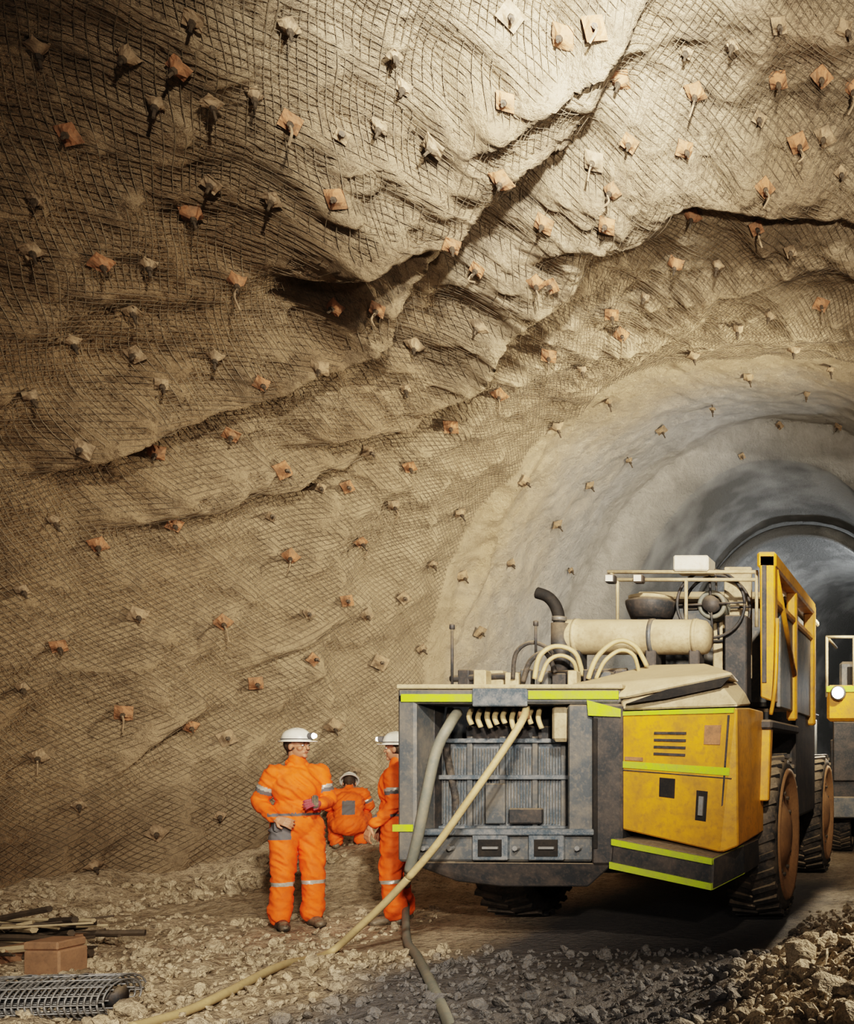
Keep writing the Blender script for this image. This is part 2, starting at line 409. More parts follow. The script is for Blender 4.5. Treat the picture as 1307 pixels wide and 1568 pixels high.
def gravel(name,a,b,dk,shade):
    t=NT(name); n1=t.noise(1.2,3,.6); n2=t.noise(14,4,.7); n3=t.noise(60,2,.7)
    c=t.mix(t.ramp(n1,.35,.65),a,b); c=t.mix(t.ramp(n2,.48,.68,0,.8),c,dk)
    s=t.n('ShaderNodeSeparateXYZ'); t.l(t.tc,s.inputs[0])
    u=t.math('ADD',s.outputs[0],t.math('MULTIPLY',n1,.9))
    shade_x=t.math('MULTIPLY',t.ramp(u,-3.7,-3.2),t.ramp(u,-1.0,-.6,1,0)); 
    shade_mask=t.math('MULTIPLY',shade_x,t.ramp(s.outputs[1],12,14,1,0))
    c=t.mix(t.math('MULTIPLY',shade_mask,.9),c,shade)  # rig's cast shadow painted into the floor colour as a bluish-dark zone
    c=t.mix(t.ramp(n3,.5,.7,0,.6),c,dk)
    t.l(c,t.b.inputs['Base Color']); t.b.inputs['Roughness'].default_value=.9; t.b.inputs['Specular IOR Level'].default_value=.25
    t.l(t.bump(n2,.9,.06),t.b.inputs['Normal']); return t.m
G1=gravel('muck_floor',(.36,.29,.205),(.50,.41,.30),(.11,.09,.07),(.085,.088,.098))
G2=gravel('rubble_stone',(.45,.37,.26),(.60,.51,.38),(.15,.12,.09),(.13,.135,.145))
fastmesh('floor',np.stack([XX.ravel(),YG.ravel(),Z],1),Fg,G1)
def G(x,y): return float(gz([x],[y])[0])
temps=[]
for k in range(8):
    bm=bmesh.new(); bmesh.ops.create_icosphere(bm,subdivisions=2,radius=1)
    v=np.array([a.co[:] for a in bm.verts]); f=np.array([[q.index for q in a.verts] for a in bm.faces]); bm.free()
    v=v*(1+.45*vn(v*1.3+k*9,k)[:,None]); 
    for j in range(6):
        nn=rng.normal(size=3); nn/=np.linalg.norm(nn); dd=v@nn; v=v-np.outer(np.maximum(dd-.55,0),nn)
    v*=np.array([1,.8,.65]); temps.append((v,f))
RV=[];RF=[];off=0
NR=10500
for k in range(NR):
    if k<8000:
        y=4.6+ (rng.random()**1.6)*5.5; x=rng.uniform(-1.02*y-.5,-.02*y+.6)
    elif k<9200:
        y=rng.uniform(6,13.5); cx,W,H=[float(a) for a in sec(y)]; x=cx-W*rng.uniform(.80,.95)
    else:
        y=rng.uniform(4.8,9); x=rng.uniform(-1.4,.6)
    if -5<x<-1.3 and 8<y: continue
    if any((x-a)**2+(y-b)**2<.09 for a,b in ((-6.18,9.23),(-5.42,9.65),(-7.72,12.8))): continue
    s=min(.014+rng.exponential(.013),.10)
    if k>=8000: s*=1.5
    v,f=temps[rng.integers(8)]
    a,b,c_=rng.uniform(0,6.28,3); R=np.array(Euler((a*.15,b*.15,c_)).to_matrix())
    RV.append((v*s)@R.T+np.array([x,y,s*.3])); RF.append(f+off); off+=len(v)
ctr=np.array([[r[:,0].mean(),r[:,1].mean()] for r in RV]); zz=gz(ctr[:,0],ctr[:,1])
for r,z in zip(RV,zz): r[:,2]+=z
fastmesh('rubble_stones',np.concatenate(RV),np.concatenate(RF),G2,False)
print('floor',time.time()-T0)

# ---------- DRILL RIG ----------
rig=empty('underground_drill_rig',(-3.0,10.5,0))
Y0=8.0
def X(ix,Y=Y0): return (ix*S-PX)/FL*Y
def Zc(iy,Y=Y0): return CZ-(iy*S-PY)/FL*Y
def fb(name,ix0,ix1,iy0,iy1,Y,dep,mat,bev=.012):
    return box(name,X(ix0,Y),X(ix1,Y),Y,Y+dep,Zc(iy1,Y),Zc(iy0,Y),mat,rig,bev)
box('chassis',-3.9,-2.1,8.7,15.2,.55,1.25,'dark',rig,.03)
box('engine_bay',-4.25,-1.95,8.95,11.6,1.1,2.0,'dark',rig,.03)
box('front_body',-3.9,-1.75,11.6,14.4,1.1,2.2,'steel',rig,.05)
box('cavity_back',-4.2,-2.7,8.72,8.8,.75,2.1,'black',rig,.005)
fb('frame_post_left',608,636,1062,1320,8.0,.5,'steel',.02)
fb('frame_post_left_inner',636,664,1075,1290,8.28,.2,'dark',.015)
fb('frame_top_beam',608,948,1054,1078,8.0,.5,'steel',.02)
fb('deck_plate',606,952,1048,1055,7.98,1.4,'cream',.008)
fb('frame_post_right',868,905,1078,1280,8.02,.4,'steel',.02)
fb('frame_post_outer',905,952,1078,1325,8.0,.6,'dark',.02)
fb('frame_post_groove',908,914,1100,1300,7.99,.02,'black',.002)
fb('frame_mid_plate',722,806,1052,1082,7.985,.03,'rad')
fb('tape_top_left',613,721,1063,1075,7.985,.02,'lime',.003)
fb('tape_top_right',808,946,1058,1071,7.985,.02,'lime',.003)
hull('tape_corner',[at(898,1072,7.98),at(950,1086,7.98),at(950,1098,7.98),at(900,1096,7.98),at(898,1072,8.0),at(950,1086,8.0),at(950,1098,8.0),at(900,1096,8.0)],'lime',rig,0)
fb('tape_left_tip',600,631,1263,1274,7.985,.03,'lime',.003)
box('side_panel_left',-4.45,-4.40,8.5,11.4,.8,2.15,'steel',rig,.01)
fb('radiator_core',662,870,1136,1272,8.42,.1,'rad',.01)
for i,ixx in enumerate((668,718,768,818,862)): fb(f'radiator_bar_{i}',ixx-4,ixx+4,1128,1275,8.38,.05,'steel',.005)
for i,iyy in enumerate((1134,1190,1268)): fb(f'radiator_rail_{i}',660,872,iyy-3,iyy+4,8.36,.05,'rad',.005)
fb('radiator_brace_plate',742,772,1200,1262,8.35,.03,'steel'); fb('radiator_valve',778,828,1238,1262,8.33,.06,'dark')
parts=[]
for k in range(46):
    xx=X(664,8.41)+k*(X(868,8.41)-X(664,8.41))/45; parts.append(boxdata((xx,8.41,(Zc(1140,8.41)+Zc(1268,8.41))/2),(.004,.008,.33)))
merged('radiator_fins',parts,'steel',rig)
parts=[]
for i,ixx in enumerate(range(722,832,13)):
    a=at(ixx,1082+random.randint(0,6),8.3); b=at(ixx+random.randint(-4,4),1112+random.randint(-6,18),8.2); parts.append(sweepdata([a,(a+b)/2+Vector((0,-.05,0)),b],.022,10,4))
merged('manifold_hose_ends',parts,'hosec',rig,True)
fb('manifold_plate',712,838,1112,1134,8.45,.1,'dark'); fb('filter_canister',843,870,1080,1136,8.15,.15,'cream',.03)
for i,ixx in enumerate((650,690)): tube(f'dark_hose_{i}',[at(ixx,1085,8.5),at(ixx-6,1150,8.4),at(ixx+8,1230,8.42),at(ixx-4,1275,8.5)],.03,'rubber',rig)
fb('bumper_beam',636,906,1278,1320,8.04,.3,'steel',.02)
fb('bumper_lip',632,908,1270,1280,7.98,.1,'rad',.01)
for i,(a,b) in enumerate(((722,776),(808,862))):
    fb(f'tow_frame_{i}',a,b,1278,1318,7.99,.06,'rad',.008); fb(f'tow_hole_{i}',a+9,b-9,1286,1312,7.98,.02,'black',.002)
    fb(f'tow_pin_{i}',(a+b)/2-12,(a+b)/2+12,1297,1301,7.96,.03,'galv',.003)
for i,a in enumerate((650,690,790,885)): 
    p=at(a,1299,8.0); revolve(f'bumper_bolt_{i}',[(-.03,0),(-.03,.022),(.03,.022)],p,'Y','galv',rig,8,False)
hull('bumper_skirt',[at(622,1320,8.02),at(940,1322,8.02),at(700,1350,8.1),at(900,1358,8.1),at(770,1358,8.1),at(622,1320,8.6),at(940,1322,8.6),at(700,1350,8.6),at(900,1358,8.6)],'dark',rig,.01)
cab=[at(951,1090,8.04),at(1128,1084,7.82),at(1148,1084,8.35),at(951,1270,8.04),at(1104,1306,7.86),at(1130,1296,7.9),at(1148,1282,8.35)]
back=[Vector((v.x,9.0,v.z)) for v in (cab[0],cab[2],cab[3],cab[6])]
hull('yellow_cabinet',cab+back,'yellow',rig,.012)
A,B,C_,D=cab[0],cab[1],cab[3],cab[4]
def cf(u,v,o=0.012):
    p=A.lerp(B,u).lerp(C_.lerp(D.lerp(cab[5],.3),u),v); return p+Vector((-.24,-.97,0))*o
def patch(name,u0,v0,u1,v1,mat,o=.014,th=.02):
    q=[cf(u0,v0,o),cf(u1,v0,o),cf(u1,v1,o),cf(u0,v1,o)]; r=[p+Vector((.24,.97,0))*th for p in q]
    return hull(name,q+r,mat,rig,0)
patch('tape_cabinet_mid',.02,.42,.98,.475,'lime')
patch('tape_cabinet_top',.02,.0,.98,.035,'lime')
for i in range(4): patch(f'vent_slot_{i}',.30,.17+i*.055,.58,.19+i*.055,'dark')
patch('cabinet_window',.36,.53,.50,.68,'black'); patch('latch_recess',.70,.60,.80,.82,'black'); patch('latch',.73,.64,.77,.78,'galv',.03)
patch('warning_sign',.74,.12,.88,.26,'rust',.013); patch('door_seam',.0,.49,1.0,.498,'dark',.013)
patch('door_seam_v',.93,.05,.945,.95,'dark',.013); patch('label',.04,.38,.2,.41,'rust',.013)
sk=[at(938,1284,7.98),at(1092,1314,7.8),at(1138,1294,8.2),at(934,1330,7.98),at(1090,1364,7.8),at(1140,1338,8.2)]
hull('cabinet_skirt',sk+[Vector((v.x,8.9,v.z)) for v in (sk[0],sk[2],sk[3],sk[5])],'dark',rig,.012)
def strip(name,p,q,h,mat='lime'):
    o=Vector((-.01,-.014,0)); pts=[]
    for a in(p,q):
        for dz in(0,-h):
            pts+= [a+o+Vector((0,0,dz)),a+Vector((0,.01,dz))]
    hull(name,pts,mat,rig,0)
def onl(a,b,c,d,v): return a.lerp(c,v),b.lerp(d,v)
p,q=onl(sk[0],sk[1],sk[3],sk[4],.02); strip('tape_skirt_a',p,q,.05); p,q=onl(sk[1],sk[2],sk[4],sk[5],.02); strip('tape_skirt_b',p,q,.05)
p,q=onl(sk[0],sk[1],sk[3],sk[4],.78); strip('tape_skirt_c',p,q,.055); p,q=onl(sk[1],sk[2],sk[4],sk[5],.78); strip('tape_skirt_d',p,q,.055)
hull('cabinet_hood',[at(951,1088,8.04),at(1130,1082,7.82),at(1150,1080,8.35),at(951,1072,8.05),at(1100,1046,7.95),at(1140,1060,8.3),at(955,1058,9.2),at(1120,1036,9.2)],'cream',rig,.015)
hull('hood_lid',[at(860,1052,8.2),at(950,1064,8.0),at(1120,1030,8.0),at(1080,1016,8.6),at(1000,1018,8.9),at(880,1046,8.9),at(1120,1036,8.0),at(950,1071,8.0),at(1132,1044,8.6)],'cream',rig,.015)
hull('hood_gap',[at(958,1078,7.93),at(1020,1056,7.90),at(1118,1036,7.88),at(1104,1052,7.86),at(1020,1070,7.90),at(958,1078,8.1),at(1118,1036,8.1)],'black',rig,0)
Yt=9.0
def cylx(name,ix0,ix1,iy,r,Y,mat):
    x0=X(ix0,Y);x1=X(ix1,Y);z=Zc(iy,Y)
    return revolve(name,[(0,0),(0.01,r*.6),(.05,r*.93),(.1,r),(x1-x0-.1,r),(x1-x0-.05,r*.93),(x1-x0-.01,r*.6),(x1-x0,0)],(x0,Y,z),'X',mat,rig,40)
cylx('air_receiver_tank',852,1090,976,.165,Yt,'cream')
for i,a in enumerate((885,1000,1066)): 
    revolve(f'tank_band_{i}',[(-.02,.160),(-.02,.173),(.02,.173),(.02,.160)],(X(a,Yt),Yt,Zc(976,Yt)),'X','steel' if i==1 else 'cream',rig,40)
    box(f'tank_saddle_{i}',X(a,Yt)-.05,X(a,Yt)+.05,Yt-.1,Yt+.1,2.1,Zc(976,Yt)-.1,'dark',rig)
Yr=9.4
ct=at(1088,925,Yr)
pts=[ct+Vector((math.cos(a)*.33,0,math.sin(a)*.33)) for a in np.linspace(0,2*math.pi,49)]
pr=[sweepdata(pts,.016,8,0),sweepdata([p+Vector((0,.28,0)) for p in pts],.016,8,0)]
for k in range(4):
    a=k*math.pi/2+.05; pr.append(sweepdata([ct,ct+Vector((math.cos(a)*.33,0,math.sin(a)*.33))],.012,6,0)); pr.append(sweepdata([ct+Vector((0,.28,0)),ct+Vector((math.cos(a)*.33,.28,math.sin(a)*.33))],.012,6,0))
merged('hose_reel_rim',pr,'dark',rig,True)
revolve('hose_reel_drum',[(-.03,0),(-.03,.08),(.3,.08),(.3,0)],ct,'Y','dark',rig,30)
for k in range(5): 
    pts=[ct+Vector((math.cos(a)*.12,.05+.045*k,math.sin(a)*.12)) for a in np.linspace(0,2*math.pi,33)]
    tube(f'reel_hose_{k}',pts,.024,'hoseg',rig,8,0)
box('reel_stand',ct.x-.05,ct.x+.05,Yr+.3,Yr+.4,2.15,ct.z+.02,'cream',rig)
box('reel_stand_side',ct.x+.12,ct.x+.34,Yr+.05,Yr+.3,2.15,ct.z-.1,'dark',rig)
fb('reel_backboard',1108,1150,868,1040,9.75,.05,'cream',.01)
Yf=9.2
pr=[]
for (a,b,c,d) in ((930,876,1160,876),(930,888,1160,888),(1050,888,1050,960),(1158,876,1158,960)): pr.append(sweepdata([at(a,b,Yf),at(c,d,Yf)],.018,8,0))
pr.append(sweepdata([at(935,878,Yf),at(945,890,Yf),at(945,960,Yf)],.016,8,0))
merged('light_rail',pr,'cream',rig,True)
for i,a in enumerate((935,978)):
    p=at(a,887,Yf-.06); box(f'work_light_{i}',p.x-.045,p.x+.045,p.y-.05,p.y+.05,p.z-.04,p.z+.04,'dark',rig); box(f'work_light_lens_{i}',p.x-.035,p.x+.035,p.y-.056,p.y-.048,p.z-.03,p.z+.03,'lampoff',rig,0)
fb('control_box',1030,1084,850,874,9.15,.3,'white',.015)
p=at(997,930,9.6); revolve('air_cleaner',[(-.12,0),(-.12,.2),(-.02,.24),(.02,.25),(.05,.25),(.08,.2),(.09,0)],p,'Z','dark',rig,36)
revolve('air_cleaner_cap',[(.0,.0),(.0,.22),(.03,.22),(.06,.12),(.07,0)],p+Vector((0,0,.07)),'Z','cream',rig,36)
box('air_cleaner_mount',p.x-.12,p.x+.12,p.y-.1,p.y+.1,2.1,p.z-.1,'dark',rig)
e=[at(858,985,8.9),at(856,950,8.9),at(850,928,8.9),at(838,914,8.9),at(822,908,8.9)]
tube('exhaust_stack',e,.055,'black',rig,14); 
tube('exhaust_muffler',[at(858,1040,8.9),at(858,955,8.9)],.085,'dark',rig,18,0)
revolve('exhaust_rain_ring',[(-.02,.05),(-.02,.065),(.02,.065),(.02,.05)],at(856,948,8.9),'Z','steel',rig,20)
tube('marker_post_a',[at(692,1050,8.3),at(692,962,8.3)],.012,'dark',rig,8,0); tube('marker_post_b',[at(820,1000,8.7),at(820,955,8.7)],.012,'dark',rig,8,0)
for i,(a,b,y) in enumerate(((692,960,8.3),(820,955,8.7))): revolve(f'post_knob_{i}',[(-.03,0),(-.02,.022),(.02,.022),(.03,0)],at(a,b,y),'Z','dark',rig,12)
def hose(name,l,Y,r,mat): return tube(name,[at(a,b,Y+dy) for a,b,dy in l],r,mat,rig,12)
hose('hose_arch_a',[(818,1040,0),(826,1005,0),(850,990,.05),(880,1000,.1),(892,1035,.2)],8.5,.022,'hosec')
hose('hose_arch_b',[(826,1044,0),(838,1014,0),(858,1004,.05),(878,1014,.1),(884,1040,.2)],8.45,.018,'hosec')
hose('hose_arch_c',[(900,1040,0),(915,1005,0),(945,982,.05),(972,990,.1),(990,1020,.2)],8.5,.022,'hosec')
hose('hose_arch_d',[(912,1040,0),(926,1012,0),(950,996,.05),(970,1004,.1),(978,1030,.2)],8.45,.018,'hosec')
hose('hose_loop_dark_a',[(785,1040,0),(790,1000,0),(815,984,.05),(845,1000,.1),(850,1040,.2)],8.7,.018,'rubber')
hose('hose_loop_dark_b',[(800,1044,0),(812,1012,0),(835,1000,.05),(850,1030,.1)],8.6,.022,'rubber')
hose('pipe_rear',[(690,1040,0),(760,1036,0),(850,1032,0),(960,1028,0)],8.8,.03,'dark')
for i in range(11):
    a=700+i*24; fb(f'deck_fitting_{i}',a,a+12+random.randint(0,9),1032-random.randint(0,10),1050,8.5+random.random()*.3,.12,random.choice(['dark','cream','steel','dark']),.01)
tube('suction_hose_grey',[at(700,1092,8.2),at(688,1110,7.85),at(668,1150,7.8),at(652,1220,7.8),at(640,1280,7.85),at(626,1335,7.95)],.042,'hoseg',rig,16)
cream_path=[at(806,1080,8.2),at(800,1102,7.9),at(770,1150,7.8),at(720,1222,7.72),at(670,1292,7.7),at(625,1345,7.7)]
tube('water_hose_cream',cream_path,.030,'hosec',rig,14)
revolve('hose_clamp',[(-.03,.03),(-.03,.045),(.03,.045),(.03,.03)],at(802,1096,8.0),'Z','rust',rig,16)
hull('mast_post',[at(1162,850,9.0),at(1186,850,9.0),at(1164,1068,9.0),at(1186,1076,9.0)]+[v+Vector((0,.16,0)) for v in (at(1162,850,9.0),at(1186,850,9.0),at(1164,1068,9.0),at(1186,1076,9.0))],'yellow',rig,.012)
box('mast_post_slot',X(1170,9)-.02,X(1170,9)+.02,8.985,9.0,2.3,3.4,'dark',rig,.002)
zt=3.5
box('canopy_rail_top',-1.66,-1.48,9.0,12.0,zt-.12,zt+.03,'yellow',rig,.02)
box('canopy_rail_mid',-1.60,-1.50,9.1,12.0,3.05,3.13,'yellow',rig,.02)
box('canopy_post_rear',-1.62,-1.48,11.9,12.05,2.0,zt,'yellow',rig,.02)
box('canopy_post_mid',-1.60,-1.49,10.4,10.52,2.0,zt,'yellow',rig,.02)
tube('canopy_brace',[(-1.52,9.15,3.4),(-1.52,10.4,2.5)],.035,'yellow',rig,8,0)
box('canopy_side_panel',-1.58,-1.53,9.6,12.0,2.1,3.05,'steel',rig,.01)
box('canopy_roof',-3.4,-1.6,11.0,13.4,3.42,3.5,'cream',rig,.02)
box('operator_cab',-3.3,-1.7,11.3,13.3,2.2,3.42,'steel',rig,.05)
box('side_tank',-2.1,-1.56,10.8,12.6,.9,2.15,'dark',rig,.04)
box('fender',-2.0,-1.5,8.9,10.7,1.86,1.95,'dark',rig,.02)
hull('fender_front',[(-2.0,8.82,1.2),(-1.52,8.82,1.2),(-2.0,8.95,1.95),(-1.52,8.95,1.95),(-2.0,8.9,1.2),(-1.52,8.9,1.2),(-2,9.1,1.95),(-1.52,9.1,1.95)],'yellow',rig,.01)
tube('grab_rail',[(-1.52,8.95,2.0),(-1.47,8.9,2.3),(-1.47,9.0,2.9)],.02,'yellow',rig,8)
def wheel(name,x,y,R,w,sgn,par,rim='rim',rf=.80):
    e=bpy.data.objects.new(name,None); e.location=(x,y,R); link(e); setpar(e,par); e['keep']=False
    c=(0,0,0)
    prof=[(-w/2,R*rf),(-w/2-.01,R*.86),(-w/2+.01,R*.92),(-w/2+.05,R*.965),(0,R*.98),(w/2-.05,R*.965),(w/2-.01,R*.92),(w/2+.01,R*.86),(w/2,R*rf)]
    revolve(name+'_tyre',prof,c,'X','rubber',e,56)
    pr=[]
    for k in range(30):
        a=2*math.pi*k/30
        for s in(-1,1):
            R_=Matrix.Rotation(a+(.1 if s>0 else 0),3,'X')@Matrix.Rotation(.35*s,3,'Z')
            cc=Matrix.Rotation(a+(.1 if s>0 else 0),3,'X')@Vector((s*w*.25,0,R*.975)); pr.append(boxdata(cc,(w*.25,.028,.022),R_))
    merged(name+'_tread',pr,'rubber',e)
    s=sgn
    revolve(name+'_rim',[(s*w*.5,R*(rf+.02)),(s*(w*.5+.025),R*(rf)),(s*(w*.5+.02),R*(rf-.06)),(s*(w*.5-.03),R*(rf-.12)),(s*(w*.5-.06),R*.4),(s*(w*.5-.02),R*.33),(s*(w*.5+.02),R*.22),(s*(w*.5+.03),0)],c,'X',rim,e,48)
    pr=[]
    for k in range(12):
        a=2*math.pi*k/12; cc=Vector((s*(w*.5-.06),math.cos(a)*R*.5,math.sin(a)*R*.5)); pr.append(sweepdata([cc,cc+Vector((s*.04,0,0))],.022,6,0))
    merged(name+'_nuts',pr,'bolt',e)
for nm,x,y,s in (('wheel_rear_right',-1.74,9.8,1),('wheel_rear_left',-4.14,9.8,-1),('wheel_front_right',-1.76,13.6,1),('wheel_front_left',-4.14,13.6,-1)): wheel(nm,x,y,.82,.5,s,rig)
for y in (9.8,13.6): tube(f'axle_{int(y)}',[(-4.1,y,.82),(-1.8,y,.82)],.13,'dark',rig,12,0)
for i,x in enumerate((-3.5,-2.4)):
    tube(f'drill_boom_{i}',[(x,15.0,1.5),(x,17.2,2.1)],.14,'yellow',rig,8,0); box(f'feed_beam_{i}',x-.1,x+.1,15.6,19.2,2.25,2.45,'steel',rig)

# ---------- second vehicle ----------
sv=empty('utility_truck',(-.9,16.6,0)); SX=-.18
def vb(n,x0,x1,y0,y1,z0,z1,m,b=.02): return box(n,x0+SX,x1+SX,y0,y1,z0,z1,m,sv,b)
vb('truck_body',-1.55,.0,16.0,18.4,.7,1.9,'dark'); vb('truck_hood',-1.6,.05,15.9,17,2.2,2.8,'yellow',.05); vb('truck_grille',-1.5,-.05,15.95,16.1,1.2,2.2,'dark')
vb('truck_bumper',-1.65,.1,15.8,16,.6,.95,'steel'); vb('truck_cab',-1.5,-.1,17,18.2,1.9,3.3,'steel',.05); vb('truck_windscreen',-1.35,-.25,16.97,17.0,2.85,3.2,'black',.005)
pr=[]
for (a,b) in (((-1.6,15.95,2.6),(-1.6,15.95,3.6)),((-1.15,15.95,2.6),(-1.15,15.95,3.6)),((-1.6,15.95,3.6),(-1.15,15.95,3.6)),((-1.6,15.95,3.6),(-1.6,17.5,3.6))): pr.append(sweepdata([Vector(a)+Vector((SX,0,0)),Vector(b)+Vector((SX,0,0))],.025,8,0))
merged('truck_guard_rail',pr,'cream',sv,True)
vb('truck_tape',-1.6,.05,15.88,15.9,2.68,2.78,'lime',.003)
for i,x in enumerate((-1.40,-.15)):
    revolve(f'headlight_{i}',[(0,0),(0,.11),(.06,.13),(.12,.1),(.12,0)],(x+SX,15.78,2.66),'Y','steel',sv,24)
    revolve(f'headlight_glass_{i}',[(-.012,0),(-.01,.09),(0,.095)],(x+SX,15.775,2.66),'Y','headl',sv,24)
for nm,x,y,s in (('truck_wheel_a',-1.4,16.6,-1),('truck_wheel_b',-.15,16.6,1),('truck_wheel_c',-1.4,18,-1),('truck_wheel_d',-.15,18,1)): wheel(nm,x+SX,y,.5,.35,s,sv)

# ---------- ground hoses ----------
def gp(ix,iy,up=.03):
    Y=CZ*FL/(iy*S-PY); x=(ix*S-PX)/FL*Y; return Vector((x,Y,G(x,Y)+up))
tube('supply_hose',[cream_path[-1]+Vector((0.005,-.0,.005)),at(590,1382,7.74),at(550,1420,7.78),gp(500,1462),gp(430,1505),gp(350,1545),gp(280,1572),gp(200,1600)],.030,'hosec',None,12,10)
tube('drain_hose',[at(626,1335,7.95),gp(622,1395,.25),gp(622,1440,.05),gp(638,1475),gp(655,1515),gp(680,1555),gp(700,1600)],.034,'hoseg',None,12,10)

# ---------- materials stacked at left ----------
mr=empty('wire_mesh_roll',(-5.9,5.85,G(-5.9,5.85)))
c0=Vector((-6.9,5.66,.0)); c1=Vector((-5.0,5.92,.0)); c0.z=G(c0.x,c0.y)+.10; c1.z=G(c1.x,c1.y)+.09
ax=(c1-c0).normalized(); sd=ax.cross(Vector((0,0,1))).normalized(); pr=[]
for k in range(56):
    c=c0.lerp(c1,k/55)+Vector((0,0,random.uniform(-.008,.008)))
    for R in (.13,.10): pr.append(sweepdata([c+(sd*math.cos(a)*1.7+Vector((0,0,1))*math.sin(a))*R for a in np.linspace(0,2*math.pi,25)],.006,5,0))
for R,n in((.13,16),(.10,12),(.07,7)):
    for k in range(n):
        a=2*math.pi*k/n; o=(sd*math.cos(a)*1.7+Vector((0,0,1))*math.sin(a))*R; pr.append(sweepdata([c0+o,c1+o],.005,5,0))
merged('roll_wires',pr,'galv',mr,True)
tube('roll_core',[c0,c1],.06,'dark',mr,16,0)
rb=empty('rock_bolt_bundle',(-7.7,7.75,G(-7.7,7.75))); pr=[];pr2=[];gb=G(-7.7,7.75)
for k in range(60):
    z=gb+.04+.24*random.random()**1.3; y=7.85+random.uniform(-.5,.6)*(1-z*.8); x=-7.8+random.uniform(-.6,.3)
    L=random.uniform(.3,.85); a=random.uniform(-.9,.9); dz=random.uniform(-.06,.12)
    (pr if k%4 else pr2).append(sweepdata([(x-L,y-a*L*.6,z-dz),(x+L,y+a*L*.6,z+dz)],random.choice((.010,.014,.02,.03)),6,0))
merged('bolt_rods_dark',pr,'bolt',rb); merged('bolt_rods_dusty',pr2,'cream',rb)
for i,x in enumerate((-8.3,-7.3)): box(f'bearer_{i}',x-.08,x+.08,7.3,8.2,G(x,7.75)-.03,G(x,7.75)+.1,'wood',rb)
tb=empty('timber_block',gp(85,1490,0)); p=gp(86,1496,0)
box('block',p.x-.13,p.x+.13,p.y-.12,p.y+.12,p.z-.02,p.z+.2,'wood',tb,.012); box('block_top',p.x-.15,p.x+.1,p.y-.1,p.y+.14,p.z+.2,p.z+.26,'wood',tb,.01)

# ---------- PEOPLE ----------
def prim_cap(bm,p1,r1,p2,r2):
    p1=Vector(p1);p2=Vector(p2); d=p2-p1
    for p,r in((p1,r1),(p2,r2)): bmesh.ops.create_uvsphere(bm,u_segments=16,v_segments=10,radius=r,matrix=Matrix.Translation(p))
    if d.length>1e-4:
        q=d.to_track_quat('Z','Y').to_matrix().to_4x4()
        bmesh.ops.create_cone(bm,cap_ends=True,segments=16,radius1=r1,radius2=r2,depth=d.length,matrix=Matrix.Translation((p1+p2)/2)@q)
def prim_ell(bm,c,r,rot=(0,0,0)):
    bmesh.ops.create_uvsphere(bm,u_segments=24,v_segments=16,radius=1,matrix=Matrix.Translation(c)@Euler(rot).to_matrix().to_4x4()@Matrix.Diagonal((*r,1)))
def blob(name,prims,voxel,mats,par,sm=4,mtx=None,fold=0,assign=None):
    bm=bmesh.new()
    for p in prims:
        if p[0]=='c': prim_cap(bm,*p[1:])
        else: prim_ell(bm,*p[1:])
    me=bpy.data.meshes.new('tmp'); bm.to_mesh(me); bm.free(); o=bpy.data.objects.new('tmp',me); link(o)
    m=o.modifiers.new('r','REMESH'); m.mode='VOXEL'; m.voxel_size=voxel
    m=o.modifiers.new('s','SMOOTH'); m.factor=.5; m.iterations=sm
    dg=bpy.context.evaluated_depsgraph_get(); me2=bpy.data.meshes.new_from_object(o.evaluated_get(dg)); bpy.data.objects.remove(o)
    me2.name=name; n=len(me2.vertices); co=np.empty(n*3); me2.vertices.foreach_get('co',co); co=co.reshape(-1,3)
    if fold:
        no=np.empty(n*3); me2.vertices.foreach_get('normal',no); no=no.reshape(-1,3)
        q=co*np.array([8,8,17.]); q[:,2]+=co[:,0]*14
        co=co+no*((1-2*np.abs(fbm(q,2,3)))*fold)[:,None]; me2.vertices.foreach_set('co',co.ravel())
    me2.materials.clear()
    for k in mats: me2.materials.append(M[k])
    if assign:
        for p in me2.polygons: p.material_index=assign(p.center)
    me2.polygons.foreach_set('use_smooth',[True]*len(me2.polygons))
    if mtx is not None: me2.transform(mtx)
    ob=bpy.data.objects.new(name,me2); link(ob); setpar(ob,par); return ob
def hand(name,w,d,nrm,side,curl,par,mat='skin'):
    w=Vector(w);d=Vector(d).normalized();nrm=Vector(nrm); nrm=(nrm-d*nrm.dot(d)).normalized(); s=d.cross(nrm)*side
    pr=[('c',w-d*.02,.026,w+d*.02,.026)]
    for i in range(4):
        o=(i-1.5); pr.append(('c',w+d*.01+s*o*.012,.015,w+d*.088+s*o*.021,.0125))
        p=w+d*.09+s*o*.0215; a=0; dd=d.copy()
        for L in [x*(.95,1.05,1,.8)[i] for x in(.036,.026,.02)]:
            a+=curl; dd=(d*math.cos(a)+nrm*math.sin(a)+s*o*.05).normalized(); q=p+dd*L; pr.append(('c',p,.0098,q,.0088)); p=q
    p=w+d*.028-s*.024; q=p+(d*.6-s*.75+nrm*.2).normalized()*.042; r=q+(d*.9-s*.2+nrm*.35).normalized()*.03
    pr+= [('c',p,.015,q,.012),('c',q,.0115,r,.0095)]
    return blob(name,pr,.0045,[mat],par,2)
def box_local(name,c,h,mat,e):
    bm=bmesh.new(); bmesh.ops.create_cube(bm,size=2,matrix=Matrix.Translation(c)@Matrix.Diagonal((*h,1))); bmesh.ops.bevel(bm,geom=bm.edges[:],offset=.01,segments=2,affect='EDGES'); frombm(name,bm,mat,e)
